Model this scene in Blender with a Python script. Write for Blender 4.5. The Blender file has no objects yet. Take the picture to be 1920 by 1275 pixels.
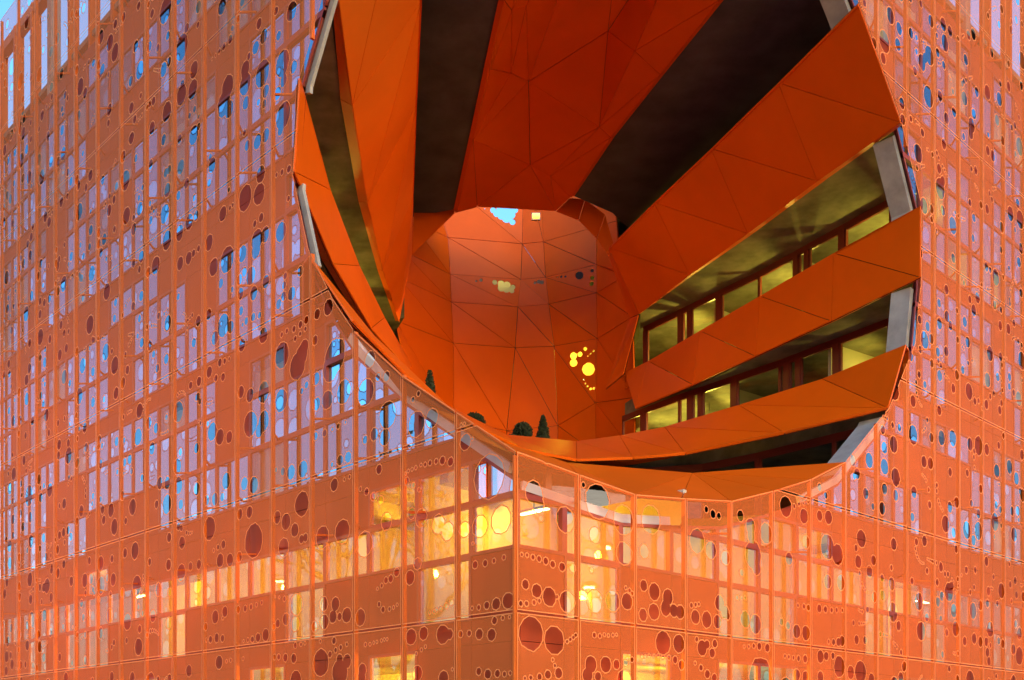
import bpy, math, random
from math import sin, cos, pi, radians, sqrt, atan2
from mathutils import Vector, Matrix
from mathutils.geometry import delaunay_2d_cdt
random.seed(7)
scene = bpy.context.scene
col = scene.collection

# ------------------------------------------------------------------ camera
FPX = 2019.0
EYE = 1.6
HOR = 1398.0
cam_d = bpy.data.cameras.new('camera')
cam = bpy.data.objects.new('camera', cam_d)
col.objects.link(cam)
cam.location = (0, 0, EYE)
cam.rotation_euler = (radians(90), 0, 0)
cam_d.sensor_width = 36
cam_d.lens = 36 * FPX / 1920
cam_d.shift_y = (HOR - 637.5) / 1920
cam_d.clip_end = 3000
scene.camera = cam

# ------------------------------------------------------------------ world, sun, exposure
SUN_EL, SUN_AZ = radians(10), radians(152)      # azimuth clockwise from +y: low on the right, behind the camera
world = bpy.data.worlds.new('World')
scene.world = world
world.use_nodes = True
wn = world.node_tree
wn.nodes.clear()
sky = wn.nodes.new('ShaderNodeTexSky')
sky.sky_type = 'NISHITA'
sky.sun_disc = False
sky.sun_elevation = SUN_EL
sky.sun_rotation = SUN_AZ
sky.air_density = 1.0
sky.dust_density = 0.6
sky.ozone_density = 2.0
hsv = wn.nodes.new('ShaderNodeHueSaturation')
hsv.inputs['Saturation'].default_value = 1.25
bg = wn.nodes.new('ShaderNodeBackground')
bg.inputs['Strength'].default_value = 0.15
wo = wn.nodes.new('ShaderNodeOutputWorld')
wn.links.new(sky.outputs[0], hsv.inputs['Color'])
wn.links.new(hsv.outputs[0], bg.inputs[0])
wn.links.new(bg.outputs[0], wo.inputs[0])
sun_d = bpy.data.lights.new('sun', 'SUN')
sun_d.energy = 0.12
sun_d.angle = radians(25)
sun_d.color = (1.0, 0.72, 0.55)
sun = bpy.data.objects.new('sun', sun_d)
col.objects.link(sun)
sdir = Vector((sin(SUN_AZ) * cos(SUN_EL), cos(SUN_AZ) * cos(SUN_EL), sin(SUN_EL)))
sun.rotation_euler = sdir.to_track_quat('Z', 'Y').to_euler()
sun.location = (30, -30, 30)
vs = scene.view_settings
vs.view_transform = 'Standard'
vs.look = 'None'
vs.gamma = 1
vs.use_curve_mapping = False
vs.exposure = 1.84
scene.render.engine = 'CYCLES'
scene.cycles.use_denoising = True
scene.cycles.max_bounces = 8
scene.cycles.transparent_max_bounces = 16
scene.cycles.diffuse_bounces = 4
scene.cycles.glossy_bounces = 4
scene.cycles.sample_clamp_indirect = 6

# ------------------------------------------------------------------ materials
def mat(name, color, rough=0.5, metal=0.0, spec=0.5, var=0.0, vscale=1.0, bump=0.0, bscale=40.0, alpha=None, emit=None, estr=0.0, dark=None):
    m = bpy.data.materials.new(name)
    m.use_nodes = True
    nt = m.node_tree
    b = nt.nodes['Principled BSDF']
    out = nt.nodes['Material Output']
    b.inputs['Base Color'].default_value = (*color, 1)
    b.inputs['Roughness'].default_value = rough
    b.inputs['Metallic'].default_value = metal
    b.inputs['Specular IOR Level'].default_value = spec
    tc = nt.nodes.new('ShaderNodeTexCoord')
    if var > 0:
        n = nt.nodes.new('ShaderNodeTexNoise')
        n.inputs['Scale'].default_value = vscale
        n.inputs['Detail'].default_value = 6
        n.inputs['Roughness'].default_value = 0.6
        nt.links.new(tc.outputs['Object'], n.inputs['Vector'])
        r = nt.nodes.new('ShaderNodeValToRGB')
        r.color_ramp.elements[0].position = 0.3
        r.color_ramp.elements[1].position = 0.7
        d = dark if dark else tuple(c * (1 - var) for c in color)
        r.color_ramp.elements[0].color = (*d, 1)
        r.color_ramp.elements[1].color = (*[min(1, c * (1 + var * 0.6)) for c in color], 1)
        nt.links.new(n.outputs['Fac'], r.inputs['Fac'])
        nt.links.new(r.outputs['Color'], b.inputs['Base Color'])
    if bump > 0:
        n2 = nt.nodes.new('ShaderNodeTexNoise')
        n2.inputs['Scale'].default_value = bscale
        n2.inputs['Detail'].default_value = 3
        nt.links.new(tc.outputs['Object'], n2.inputs['Vector'])
        bp = nt.nodes.new('ShaderNodeBump')
        bp.inputs['Strength'].default_value = bump
        bp.inputs['Distance'].default_value = 0.02
        nt.links.new(n2.outputs['Fac'], bp.inputs['Height'])
        nt.links.new(bp.outputs['Normal'], b.inputs['Normal'])
    if emit:
        b.inputs['Emission Color'].default_value = (*emit, 1)
        b.inputs['Emission Strength'].default_value = estr
    if alpha is not None:
        tr = nt.nodes.new('ShaderNodeBsdfTransparent')
        mx = nt.nodes.new('ShaderNodeMixShader')
        mx.inputs[0].default_value = alpha
        nt.links.new(tr.outputs[0], mx.inputs[1])
        nt.links.new(b.outputs[0], mx.inputs[2])
        nt.links.new(mx.outputs[0], out.inputs['Surface'])
    return m

M = {}
M['clad'] = mat('orange_cladding', (0.77, 0.112, 0.001), rough=0.45, spec=0.22, var=0.10, vscale=0.35, bump=0.05, bscale=3)
M['seam'] = mat('seam_backing', (0.16, 0.02, 0.004), rough=0.7)
M['mesh'] = mat('perforated_sheet', (0.76, 0.168, 0.030), rough=0.65, spec=0.12, alpha=0.48)
M['rim'] = mat('orange_sheet_edge', (0.86, 0.25, 0.075), rough=0.6, spec=0.15)
M['post'] = mat('orange_post_paint', (0.66, 0.12, 0.010), rough=0.5, spec=0.15, var=0.12, vscale=3)
M['wall'] = mat('red_orange_wall_paint', (0.42, 0.056, 0.015), rough=0.5, spec=0.15, var=0.12, vscale=0.6)
M['frame'] = mat('dark_red_frame', (0.17, 0.022, 0.014), rough=0.45)
M['frame2'] = mat('rust_red_frame', (0.36, 0.05, 0.03), rough=0.45)
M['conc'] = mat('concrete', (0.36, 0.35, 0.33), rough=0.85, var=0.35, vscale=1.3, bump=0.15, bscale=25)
M['conc3'] = mat('soffit_painted_shade', (0.085, 0.10, 0.14), rough=0.9, var=0.4, vscale=0.9, bump=0.1, bscale=20)  # concrete with the upper ceilings' shade put into its colour, blued against orange bounce
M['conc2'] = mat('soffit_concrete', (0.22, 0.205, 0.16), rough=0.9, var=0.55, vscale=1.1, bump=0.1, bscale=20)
M['pale'] = mat('pale_render', (0.62, 0.64, 0.64), rough=0.7, var=0.12, vscale=2)
M['inner'] = mat('interior_wall', (0.50, 0.46, 0.36), rough=0.8, var=0.15, vscale=0.7)
M['leaf'] = mat('evergreen_leaf', (0.018, 0.032, 0.012), rough=0.7, var=0.5, vscale=9)
M['pot'] = mat('clay_pot', (0.20, 0.07, 0.04), rough=0.8)
M['asphalt'] = mat('asphalt', (0.05, 0.05, 0.05), rough=0.9, var=0.2, vscale=3)
M['paving'] = mat('paving', (0.22, 0.21, 0.2), rough=0.85, var=0.2, vscale=2)
M['steel'] = mat('grey_steel', (0.25, 0.26, 0.27), rough=0.5, metal=0.7)
M['bulb'] = mat('lamp_bulb', (1, 0.8, 0.5), emit=(1.0, 0.62, 0.22), estr=30)
M['warmlens'] = mat('warm_lens', (1, 0.6, 0.2), emit=(1.0, 0.36, 0.02), estr=3.2)
M['tube'] = mat('lamp_tube', (1, 0.9, 0.6), emit=(1.0, 0.85, 0.35), estr=4)
M['blind'] = mat('beige_blind', (0.62, 0.56, 0.46), rough=0.9, var=0.15, vscale=2)
M['bark'] = mat('bark', (0.09, 0.065, 0.05), rough=0.9, var=0.3, vscale=6)

def glass(name, refl, tint, tcol, wav=0.10, ior=1.5):
    m = bpy.data.materials.new(name)
    m.use_nodes = True
    nt = m.node_tree
    nt.nodes.clear()
    out = nt.nodes.new('ShaderNodeOutputMaterial')
    tr = nt.nodes.new('ShaderNodeBsdfTransparent')
    tr.inputs[0].default_value = (*tcol, 1)
    gl = nt.nodes.new('ShaderNodeBsdfGlossy')
    gl.inputs['Color'].default_value = (*tint, 1)
    gl.inputs['Roughness'].default_value = 0.015
    tc = nt.nodes.new('ShaderNodeTexCoord')
    n = nt.nodes.new('ShaderNodeTexNoise')
    n.inputs['Scale'].default_value = 1.1
    nt.links.new(tc.outputs['Object'], n.inputs['Vector'])
    bp = nt.nodes.new('ShaderNodeBump')
    bp.inputs['Strength'].default_value = wav
    bp.inputs['Distance'].default_value = 0.03
    nt.links.new(n.outputs['Fac'], bp.inputs['Height'])
    nt.links.new(bp.outputs['Normal'], gl.inputs['Normal'])
    fr = nt.nodes.new('ShaderNodeFresnel')
    fr.inputs['IOR'].default_value = ior
    mr = nt.nodes.new('ShaderNodeMapRange')
    mr.inputs['To Min'].default_value = refl
    mr.inputs['To Max'].default_value = 1.0
    nt.links.new(fr.outputs[0], mr.inputs['Value'])
    mx = nt.nodes.new('ShaderNodeMixShader')
    nt.links.new(mr.outputs[0], mx.inputs[0])
    nt.links.new(tr.outputs[0], mx.inputs[1])
    nt.links.new(gl.outputs[0], mx.inputs[2])
    nt.links.new(mx.outputs[0], out.inputs['Surface'])
    return m
M['glass'] = glass('coated_glass', 0.62, (0.46, 0.78, 1.0), (0.75, 0.8, 0.8))
M['clear'] = glass('clear_glass', 0.03, (0.9, 0.95, 1.0), (0.9, 0.92, 0.85), 0.0, 1.18)
M['office'] = glass('office_glass', 0.12, (0.8, 0.92, 1.0), (0.9, 0.92, 0.9))

# ------------------------------------------------------------------ building frame
OX, OY = 8 / FPX * 17.43, 17.43
LD = Vector((-0.6912, 0.7226))
RD = Vector((0.7226, 0.6912))
O2 = Vector((OX, OY))

def fp(face, t, h, g=0.0):
    """point on a facade: t along it from the corner, h above the eye, g inward"""
    a, b = (LD, RD) if face == 'L' else (RD, LD)
    p = O2 + a * t + b * g
    return Vector((p.x, p.y, h + EYE))

def pix(face, px, py, g=0.0):
    """(t, h) on a facade plane for a pixel of the photograph"""
    r = (px - 960) / FPX
    a, b = (LD, RD) if face == 'L' else (RD, LD)
    o = O2 + b * g
    t = (r * o.y - o.x) / (a.x - r * a.y)
    Z = o.y + a.y * t
    return t, (HOR - py) / FPX * Z

def pz(px, py, Z):
    return Vector(((px - 960) / FPX * Z, Z, (HOR - py) / FPX * Z + EYE))

def W(x, y, h):
    return Vector((x, y, h + EYE))

# ------------------------------------------------------------------ object helpers
def empty(name, loc):
    o = bpy.data.objects.new(name, None)
    col.objects.link(o)
    o.location = loc
    o.empty_display_size = 0.3
    return o

def meshdata(name, verts, faces, m, smooth=False):
    me = bpy.data.meshes.new(name)
    me.from_pydata([tuple(v) for v in verts], [], faces)
    me.materials.append(m)
    if smooth:
        for p in me.polygons:
            p.use_smooth = True
    me.update()
    return me

def link(name, me, parent=None, mw=None):
    o = bpy.data.objects.new(name, me)
    col.objects.link(o)
    if parent is not None:
        o.parent = parent
        # a root Empty sits at its thing's base; part meshes are written in world coordinates
        if parent.type == 'EMPTY':
            o.matrix_parent_inverse = Matrix.Translation(-parent.location)
    if mw is not None:
        o.matrix_basis = mw
    return o

def obj(name, verts, faces, m, parent=None, smooth=False):
    return link(name, meshdata(name, verts, faces, m, smooth), parent)

class MB:
    def __init__(s):
        s.v, s.f = [], []
    def add(s, vs, fs):
        n = len(s.v)
        s.v += [Vector(v) for v in vs]
        s.f += [tuple(i + n for i in f) for f in fs]
        return s
    def quad(s, *p):
        return s.add(p, [tuple(range(len(p)))])
    def hexa(s, b, t):
        """b, t: four corners each"""
        return s.add(list(b) + list(t), [(3, 2, 1, 0), (4, 5, 6, 7), (0, 1, 5, 4), (1, 2, 6, 5), (2, 3, 7, 6), (3, 0, 4, 7)])
    def box(s, x0, x1, y0, y1, z0, z1):
        return s.hexa([(x0, y0, z0), (x1, y0, z0), (x1, y1, z0), (x0, y1, z0)], [(x0, y0, z1), (x1, y0, z1), (x1, y1, z1), (x0, y1, z1)])
    def fbox(s, face, t0, t1, h0, h1, g0, g1):
        c = [fp(face, t0, h0, g0), fp(face, t1, h0, g0), fp(face, t1, h0, g1), fp(face, t0, h0, g1)]
        d = [fp(face, t0, h1, g0), fp(face, t1, h1, g0), fp(face, t1, h1, g1), fp(face, t0, h1, g1)]
        return s.hexa(c, d)
    def tube(s, a, b, r, n=8, r2=None):
        a, b = Vector(a), Vector(b)
        r2 = r if r2 is None else r2
        d = (b - a).normalized()
        u = d.orthogonal().normalized()
        w = d.cross(u)
        vs = []
        for p, rr in ((a, r), (b, r2)):
            for i in range(n):
                q = 2 * pi * i / n
                vs.append(p + (u * cos(q) + w * sin(q)) * rr)
        fs = [(i, (i + 1) % n, n + (i + 1) % n, n + i) for i in range(n)]
        fs += [tuple(range(n))[::-1], tuple(range(n, 2 * n))]
        return s.add(vs, fs)
    def build(s, name, m, parent=None, smooth=False):
        return obj(name, s.v, s.f, m, parent, smooth)

def pin(poly, x, y):
    c = False
    n = len(poly)
    j = n - 1
    for i in range(n):
        xi, yi = poly[i]
        xj, yj = poly[j]
        if (yi > y) != (yj > y) and x < (xj - xi) * (y - yi) / (yj - yi) + xi:
            c = not c
        j = i
    return c

def cut(outer, holes):
    """triangulate outer minus the holes; returns 2-D verts, tris and boundary edges with the side the sheet lies on"""
    vs, es = [], []
    for poly in [outer] + holes:
        n = len(vs)
        vs += [Vector(p) for p in poly]
        es += [(n + i, n + (i + 1) % len(poly)) for i in range(len(poly))]
    r = delaunay_2d_cdt(vs, es, [], 0, 1e-5)
    V, F = r[0], r[2]
    bbs = [(min(p[0] for p in h), max(p[0] for p in h), min(p[1] for p in h), max(p[1] for p in h), h) for h in holes]
    keep = []
    for f in F:
        cx = sum(V[i][0] for i in f) / 3
        cy = sum(V[i][1] for i in f) / 3
        if not pin(outer, cx, cy):
            continue
        bad = False
        for b in bbs:
            if b[0] <= cx <= b[1] and b[2] <= cy <= b[3] and pin(b[4], cx, cy):
                bad = True
                break
        if not bad:
            a = (V[f[1]][0] - V[f[0]][0]) * (V[f[2]][1] - V[f[0]][1]) - (V[f[1]][1] - V[f[0]][1]) * (V[f[2]][0] - V[f[0]][0])
            if abs(a) > 1e-9:
                keep.append(tuple(f) if a > 0 else tuple(f[::-1]))
    used = sorted({i for f in keep for i in f})
    mp = {u: k for k, u in enumerate(used)}
    V2 = [Vector(V[u]) for u in used]
    F2 = [tuple(mp[i] for i in f) for f in keep]
    cnt = {}
    for f in F2:
        for k in range(3):
            a, b = f[k], f[(k + 1) % 3]
            cnt[(a, b)] = 1
    bd = [(a, b) for (a, b) in cnt if (b, a) not in cnt]
    return V2, F2, bd

def hems(V, bd, w):
    """strip of width w along the boundary, on the sheet's side; returns verts, quads (2-D)"""
    nrm = {}
    for a, b in bd:
        d = V[b] - V[a]
        if d.length < 1e-6:
            continue
        n = Vector((-d.y, d.x)).normalized()      # left of a ccw edge: into the sheet
        nrm.setdefault(a, []).append(n)
        nrm.setdefault(b, []).append(n)
    idx, vv, ff = {}, [], []
    for k, ns in nrm.items():
        s = Vector((0, 0))
        for n in ns:
            s += n
        if s.length < 0.2:
            s = ns[0].copy()
        s.normalize()
        c = max(0.45, s.dot(ns[0]))
        idx[k] = len(vv)
        vv += [V[k], V[k] + s * (w / c)]
    for a, b in bd:
        if a in idx and b in idx:
            ff.append((idx[a], idx[b], idx[b] + 1, idx[a] + 1))
    return vv, ff

# ------------------------------------------------------------------ levels and the opening
A, B, C, D, E, F = 2.18, 5.41, 9.03, 12.64, 16.22, 19.83
ROWS = [(-1.35, A), (A, B), (B, C), (C, D), (D, E), (E, F), (F, F + 3.6)]
# opening outline in unfolded coordinates: u = -t on the left face, +t on the right face
op_px_L = [(856, 772), (754, 703), (665, 621), (624, 560), (578, 465), (549.5, 329), (563, 143), (603, 0)]
op_px_R = [(1085, 889), (1192, 927), (1280, 934), (1373, 939), (1455, 919), (1522, 898), (1585, 866), (1667, 764), (1716, 643), (1727, 520), (1727, 383), (1690, 230), (1611, 7)]
OPEN = [(0.0, 4.77)]
OPEN += [pix('R', *p) for p in op_px_R]
OPEN += [(9.05, 19.0), (6.0, 19.75), (3.0, 19.75), (0, 18.6)]
OPEN += [(-2.4, 17.3), (-5.25, 15.36)]
OPEN += [(-pix('L', *p)[0], pix('L', *p)[1]) for p in reversed(op_px_L)]

def offset_poly(poly, d):
    n = len(poly)
    area = sum(poly[i][0] * poly[(i + 1) % n][1] - poly[(i + 1) % n][0] * poly[i][1] for i in range(n))
    s = 1 if area > 0 else -1
    out = []
    for i in range(n):
        p0, p1, p2 = Vector(poly[i - 1]), Vector(poly[i]), Vector(poly[(i + 1) % n])
        e1, e2 = (p1 - p0).normalized(), (p2 - p1).normalized()
        n1, n2 = Vector((e1.y, -e1.x)) * s, Vector((e2.y, -e2.x)) * s
        m = (n1 + n2).normalized()
        q = p1 + m * (d / max(0.5, m.dot(n1)))
        out.append((q.x, q.y))
    return out

OPEN_C = offset_poly(OPEN, 0.30)      # coping, inner edge
OPEN_W = offset_poly(OPEN, 0.46)      # wall starts here
def face_poly(poly, face):
    s = -1 if face == 'L' else 1
    return [(s * p[0], p[1]) for p in poly]

building = empty('office_building', (OX, OY, 0))
building['label'] = 'orange office block with a perforated screen and a cone shaped void cut through its corner'
building['category'] = 'building'

# ------------------------------------------------------------------ perforated screen
HL = [  # bubbles seen on the left facade near the corner: x, y, vertical radius (photo px)
(744,1073,8),(769,1083,13.5),(733,1085,7),(724,1088,6),(716,1098,4),(708,1104,2.5),(676,1158,16),(711,1133,4.5),(718.5,1143,5.5),(730.5,1142,4),(738,1139,3),(745,1134,2.5),(849,1129,6),(837,1136,5),(827.5,1141,4),(819,1144,3.4),(813.5,1147,3),(806,1149,2.5),(885.5,1140.5,3),(898,1139,4.5),(913,1135,7),(930.5,1132.5,11),(955,1126.5,15),(891,1059,7),(910,1056,6),(926.5,1051.5,4.5),(945,1045,4.5),
(927.5,1160,7),(943,1158,4),(955.5,1157,2.5),(771,1194,15),(794.5,1187.5,12.5),(830.5,1190,18),(843,1189,10),(864,1189,6),(880,1187.5,5.5),(899,1189,10),(922,1190,11.5),(781,1225.5,3),(790.5,1218.5,3),(798,1212.5,2.8),(685.5,1208.5,3.7),(694,1208,3),(701,1205,2.4),(707,1203.5,2.4),(715.5,1201,2.7),(721,1199,2.4),(726,1198.5,2.4),(680,1256,12),(678,1272,13),(898,1259,7),(915,1264,9),(933,1263,7),(946,1264,4.7),(957,1262,3.7),(832,1272,14),(848.5,1255,2.5),(783,1262,14),
(711,880,9),(676,917,4),(687.5,922,6.5),(700,931,7.5),(714,938,8.5),(725,978,16),(763,902,7),(775.5,910,4.7),(786,918,3.7),(772,963,10.5),(790,971,17),(789.5,872,2.7),(797.5,871,4),(806.5,868,4.7),(818,865,4.7),(830,863.5,7.6),(846,865.5,8),(780,877,3.4),(773,880,3),(766,883,2.7),(761,888,2.4),(917,894,41),(900,987,20.5),(940,975,26),(783,1057,11),(684,1020,24),(822,983,18),(842,996,17),(871,993,14.5),(887,1019,2.5),
(390,1112,11),(422,1147,10),(404,1157,12.5),(386,1175,7.5),(418,1159,3),(447,1143,7),(460,1141,6),(471,1138,5.4),(481,1134,3.7),(491,1130,3.7),(395,1199,6.7),(387,1200,3.7),(406.5,1196,8.8),(417.5,1197,6.7),(498.5,1191.5,11.5),(484,1198,8.5),(473.6,1199,6),(465,1200,4),(457,1202,2.4),(521,1169,7.6),(513,1175.5,6),(536.5,1161,11.5),(556,1133,20),(554,1170,14),(516,1119,2),(524,1120,2.4),(533.5,1123,4.7),(607,1132.5,13.5),(608.5,1166,14),(589,1175,10),(629,1132.5,13),(624.5,1156,12),(637,1156,7),(650.5,1153.5,14.5),
(411,1242,13),(425,1240,3),(433,1238,3.7),(456,1235,3.4),(515,1232,5),(523,1231.6,5.4),(535.5,1233,7.6),(551,1234.5,9),(554,1210,5.4),(564.6,1208,3.7),(572,1206,3),(602,1243,26),(637,1262,25),(651,1240,13),(637,1236,10),(619,1227,6),(629.6,1219,4.7),(639,1214,4.7),(626.5,1200,6.4),(650.6,1208,3.7),(601,1202.5,3),(555,1275,18),
(392.6,991,22),(388,938.5,10),(403,936,12),(424,902,16),(417,932.6,8.5),(450,964,10),(468,960,11),(458.5,907,12.5),(476,910,16),(476,1014,32),(419,1021,8),(409,1026,5),(401,1032,3.4),(413,1051,13),(431.5,1050,12),(449,1044,10),(518,881,5),(530.6,884,8),(546,885.5,14),(568.6,881,16),(520,970,12),(536.5,978,15.5),(566,945,23),(553,994,13),(532,1027,18),(565.5,1011,8),(573,1008,8),(605,1007,21),(642,997,23),(627,909,12),(646,899,3),(655.7,894,3.7),(638,868,10),(653,859,11),(623,871,5),
(616,576,15),(595,589,10),(523,570,10),(452,583,9),(462,602,7.6),(455,609,4.7),(475,594.6,8.4),(487,591,6.4),(494,629,15),(454,647,12.5),(419,610,22),(434,612,12),(403,634,13),(563.6,608.6,6.7),(575,599.6,7.6),(551.5,617,6),(538,620.7,4.7),(528.5,627.5,4.7),(573,616.5,4.2),(563,626,4.2),(554,635,5),(529,666,24),(558,686,26),(572,650,14),(566,665,20),(591,638.4,9.3),(628,668,32),(620,690,26),(635,655,20),(593,710,12),(644.5,734.5,23),(614,750,17.5),(594,757.5,12.5),(527.5,751,22),(575,722,7),(566,733,6.4),(452,735,11.5),(469,741,13),(494.5,735,20),(418.5,707,7.6),(405,709,6.7),(412.6,680,7.6),(421.6,677,5.4),(430,673,3.7),(470,795,24),(495,790,20),(486,808,13),(412.6,819.5,15),(430,819.5,11.5),(685,824.6,8),(702,814.5,12),(592,818,8),(609,812,6.7),(634.4,799,5.4),(648,792,3.4),(623.4,805,3.7),(727,778,26),(722,820,16),(780.6,795.4,24),(810,784.4,18),(785,738,4.7),(774.7,749.5,5),(725,706,10),(709,707,7.5),(694,674,16),(865,799.6,2.5),(871,795,2.4),(873,829,15),(886,823,2.7),(686,736,25),
(339,313,14),(320,316,9),(311,324.5,9),(314,356,13),(309,401,18),(335,366.6,9),(350,344,10),(364,371.7,6.7),(392.4,343,8),(398,310,14),(489,327,16),(486,364,20),(460,371.7,24),(418,401,14),(431.5,390,4.4),(438.8,383,4),(429.5,356,5),(542,317,7),(529,322.8,5.4),(518.7,328,4.4),(541,372.5,5.4),(337,436.6,15),(313.5,448.4,18),(355,414.7,15),(368,404.5,10),(490,408,8.4),(478,419.7,6.4),(502,436.6,15),(527,435,18.5),(482,450,20),(480,470,16),(455,476,16),(429,485,25),(401,500.7,17),(372.5,466,6),(363,475,7),(392,455,15),(354,484,12),(338,494,12.6),(458.5,510,9),(563,509,10),
(341,89,24),(315,67,8.4),(321,112,9),(307,131,13.5),(364,131,16),(361.5,168,18),(340.5,178,19),(318,205,18.5),(342,158,8),(432,74,8.4),(420,88,6.7),(411.6,96,5),(404.6,104,3.4),(398,110.6,2.7),(427,163,22),(420,195,24),(430,205,16),(460,130,16),(460,158,20),(479.6,89.5,12),(495,68.4,13.5),(495,136,25),(498.6,171,12),(495.6,195,8.4),(484.7,192,7),(461.5,193,12.6),(467,105.5,6.7),(522.6,67,9),(530,119,24),(551,126,12),(521,175.5,12.6),(532,151,12),(531,217,25),(526,245,10),(365,205,6.4),(373,218.5,5),(355.6,217,6),(500,253,13),(483,266,14),(463.6,273,10),(458.5,249,6),(363,254,18),(373,237,7),(307,262,10),(337,260.7,9)]
HR = [(1001,925,23),(1008,945,16),(978,1039.6,3.4),(988,1041,3.7),(999,1044.6,4.7),(1010.6,1048,5.4),(1023,1052,6.4),(1036,1058,6.4),(1053.6,1063,8),(1120,940,33),(1115,1003,15),(1169,975,28),(1170,1038,22),(1220,975,27),(1208,1034,13),(1093,909,4.7),(1014,972,5),(1060,975,24),(1073,1065,8),(1109,1069,5),
(985,1096,9),(1006,1108,13),(1029.6,1119,18),(1063,1128,21),(1044,1119,4),(976,1131.7,5),(987,1131.7,4.7),(1001,1129.5,4.7),(1011,1126.6,4),(1115,1127,22),(1148,1127,20),(1175.5,1128,15.5),(1186,1113,4),(1180,1107,4),(1173,1102,3),(1206.6,1098,10.5),(1226.5,1109.4,16),(1205.4,1153,12),(1226,1147,15.5),(1252,1120,15),(1248,1140,15),(1263,1145,12),(1277,1148,13),
(996,1188,32),(1039,1201,26.5),(1036,1237,3),(1040,1248,3.4),(1063,1203,3.4),(1069,1199,3.7),(1074.7,1195,3.7),(1080,1191,3.7),(984,1271.6,3.4),(995,1270.5,4.4),(1011.4,1269,6),(1027,1265,8),(1047,1262,10),(1114,1190.7,4.7),(1124.4,1192.4,4),(1133,1190,3),(1140.4,1191.5,2.7),(1149,1190.7,3),(1155.6,1190,2.4),(1107.5,1245.5,16),(1101.6,1266,14),(1135.7,1246,15),(1155.6,1246,9),(1121,1269,9),(1173,1243,6.4),(1185.4,1237,4.7),(1243,1202.5,22),(1275,1207,17),(1254,1233,4.4),(1243,1232,3.7),(1234,1230,3.7),(1226,1229.5,2.7),(1217,1230,3.4),(1210,1231,2.7),(1203.7,1232,3),(1265.6,1237,7),(1279,1247,9),(1170,1275,20),
(1324,955,6),(1347.6,967.5,6.4),(1336.6,964,8),(1388,967.5,11),(1407,987,15),(1408,1005,12),(1412,1040,26),(1418,1065,14),(1438.6,1001,20),(1473,950,20),(1507,968,14),(1489,949,4),(1497.6,944.7,4),(1506,944,2.7),(1515,941,3),(1536.5,914,8),(1548,928.7,6.7),(1536.5,967,10),(1553,970,13),(1511,1016,12.6),(1307,1014.7,23),(1332.4,1031.5,17),(1360,1046,13.5),(1390.6,1073.7,7),(1479,1048,12),(1578.6,1093,15),(1551.6,1090.6,14),(1570,1040,20),(1551,1025,24),
(1303.7,1157,13.5),(1324.8,1162,15.5),(1345,1166,12.6),(1349,1131,15),(1359,1148,13),(1364,1155,7),(1296,1135,4.7),(1304,1134,4),(1310,1133,3.7),(1397,1161,16),(1416.4,1170.5,18.5),(1382,1120.7,4.7),(1390.6,1121,4),(1397,1121,3.7),(1496,1135,3.7),(1507,1137,5),(1517,1139.6,6),(1536,1141,8),(1547.4,1142.6,6.4),(1559,1144,5),(1568.5,1144,4.7),(1579,1144,3.7),(1493.4,1184,13),(1511,1187,14),(1477.4,1173,7.6),(1465,1166,7),(1562.6,1204,6),(1553.6,1203,4.2),(1571.8,1203.7,8),(1584,1202.5,10),(1538,1231,12),(1549,1230,8.4),(1561.4,1229.5,6.4),(1579.4,1250.5,20),(1510,1269,11),(1538,1269,11),(1493.4,1265.7,12),(1316,1215,14.5),(1325.6,1208.4,8),(1335,1224.4,9),(1340,1206.7,7.6),(1306,1198.6,4.7),(1303,1243.5,3.4),(1314,1252,5.7),(1326,1264,8),(1339,1271,8),(1423.5,1211.8,7),(1438.6,1212.6,8),(1413,1211,4.4),(1403.7,1212.6,3.4),(1395,1212.6,2.7),(1444,1272,38),(1471.5,1230,3.7),(1479,1231.7,4),(1487.5,1233.3,4),(1497,1234.5,5.4),(1509.5,1235.4,7.6)]
COVER_L = [(300, 55, 620, 275), (300, 300, 620, 515), (400, 560, 980, 1290), (380, 850, 400, 1290)]
COVER_R = [(960, 860, 1590, 1290)]

def bubble(cx, cy, r, rnd):
    n = 6 if r < 0.04 else (8 if r < 0.12 else (10 if r < 0.25 else 12))
    ph = rnd.random() * 6.28
    e = 0.04 if r < 0.12 else 0.05
    return [(cx + r * (1 + rnd.uniform(-e, e)) * cos(ph + 2 * pi * k / n), cy + r * (1 + rnd.uniform(-e, e)) * sin(ph + 2 * pi * k / n)) for k in range(n)]

PN = {'L': 20, 'R': 18}
holes = {'L': {}, 'R': {}}
def put(face, t, h, r, rnd):
    i = int(t // 1.5)
    row = next((k for k, (a, b) in enumerate(ROWS) if a <= h < b), None)
    if row is None or i < 0 or i >= PN[face]:
        return
    t0, t1 = 1.5 * i + 0.045, 1.5 * i + 1.455
    h0, h1 = ROWS[row][0] + 0.04, ROWS[row][1] - 0.04
    # keep clear of the panel's edges
    rr = min(r, (t1 - t0) / 2 - 0.04)
    tt = min(max(t, t0 + rr + 0.012), t1 - rr - 0.012)
    hh = min(max(h, h0 + rr + 0.012), h1 - rr - 0.012)
    holes[face].setdefault((i, row), []).append((tt, hh, rr))

rnd = random.Random(11)
for face, lst in (('L', HL), ('R', HR)):
    for (x, y, r) in lst:
        t, h = pix(face, x, y)
        Z = fp(face, t, h).y
        put(face, t, h, r * Z / FPX, rnd)

def covered(face, t, h):
    p = fp(face, t, h)
    x = 960 + p.x / p.y * FPX
    y = HOR - (p.z - EYE) / p.y * FPX
    return any(a <= x <= c and b <= y <= d for a, b, c, d in (COVER_L if face == 'L' else COVER_R))

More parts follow.
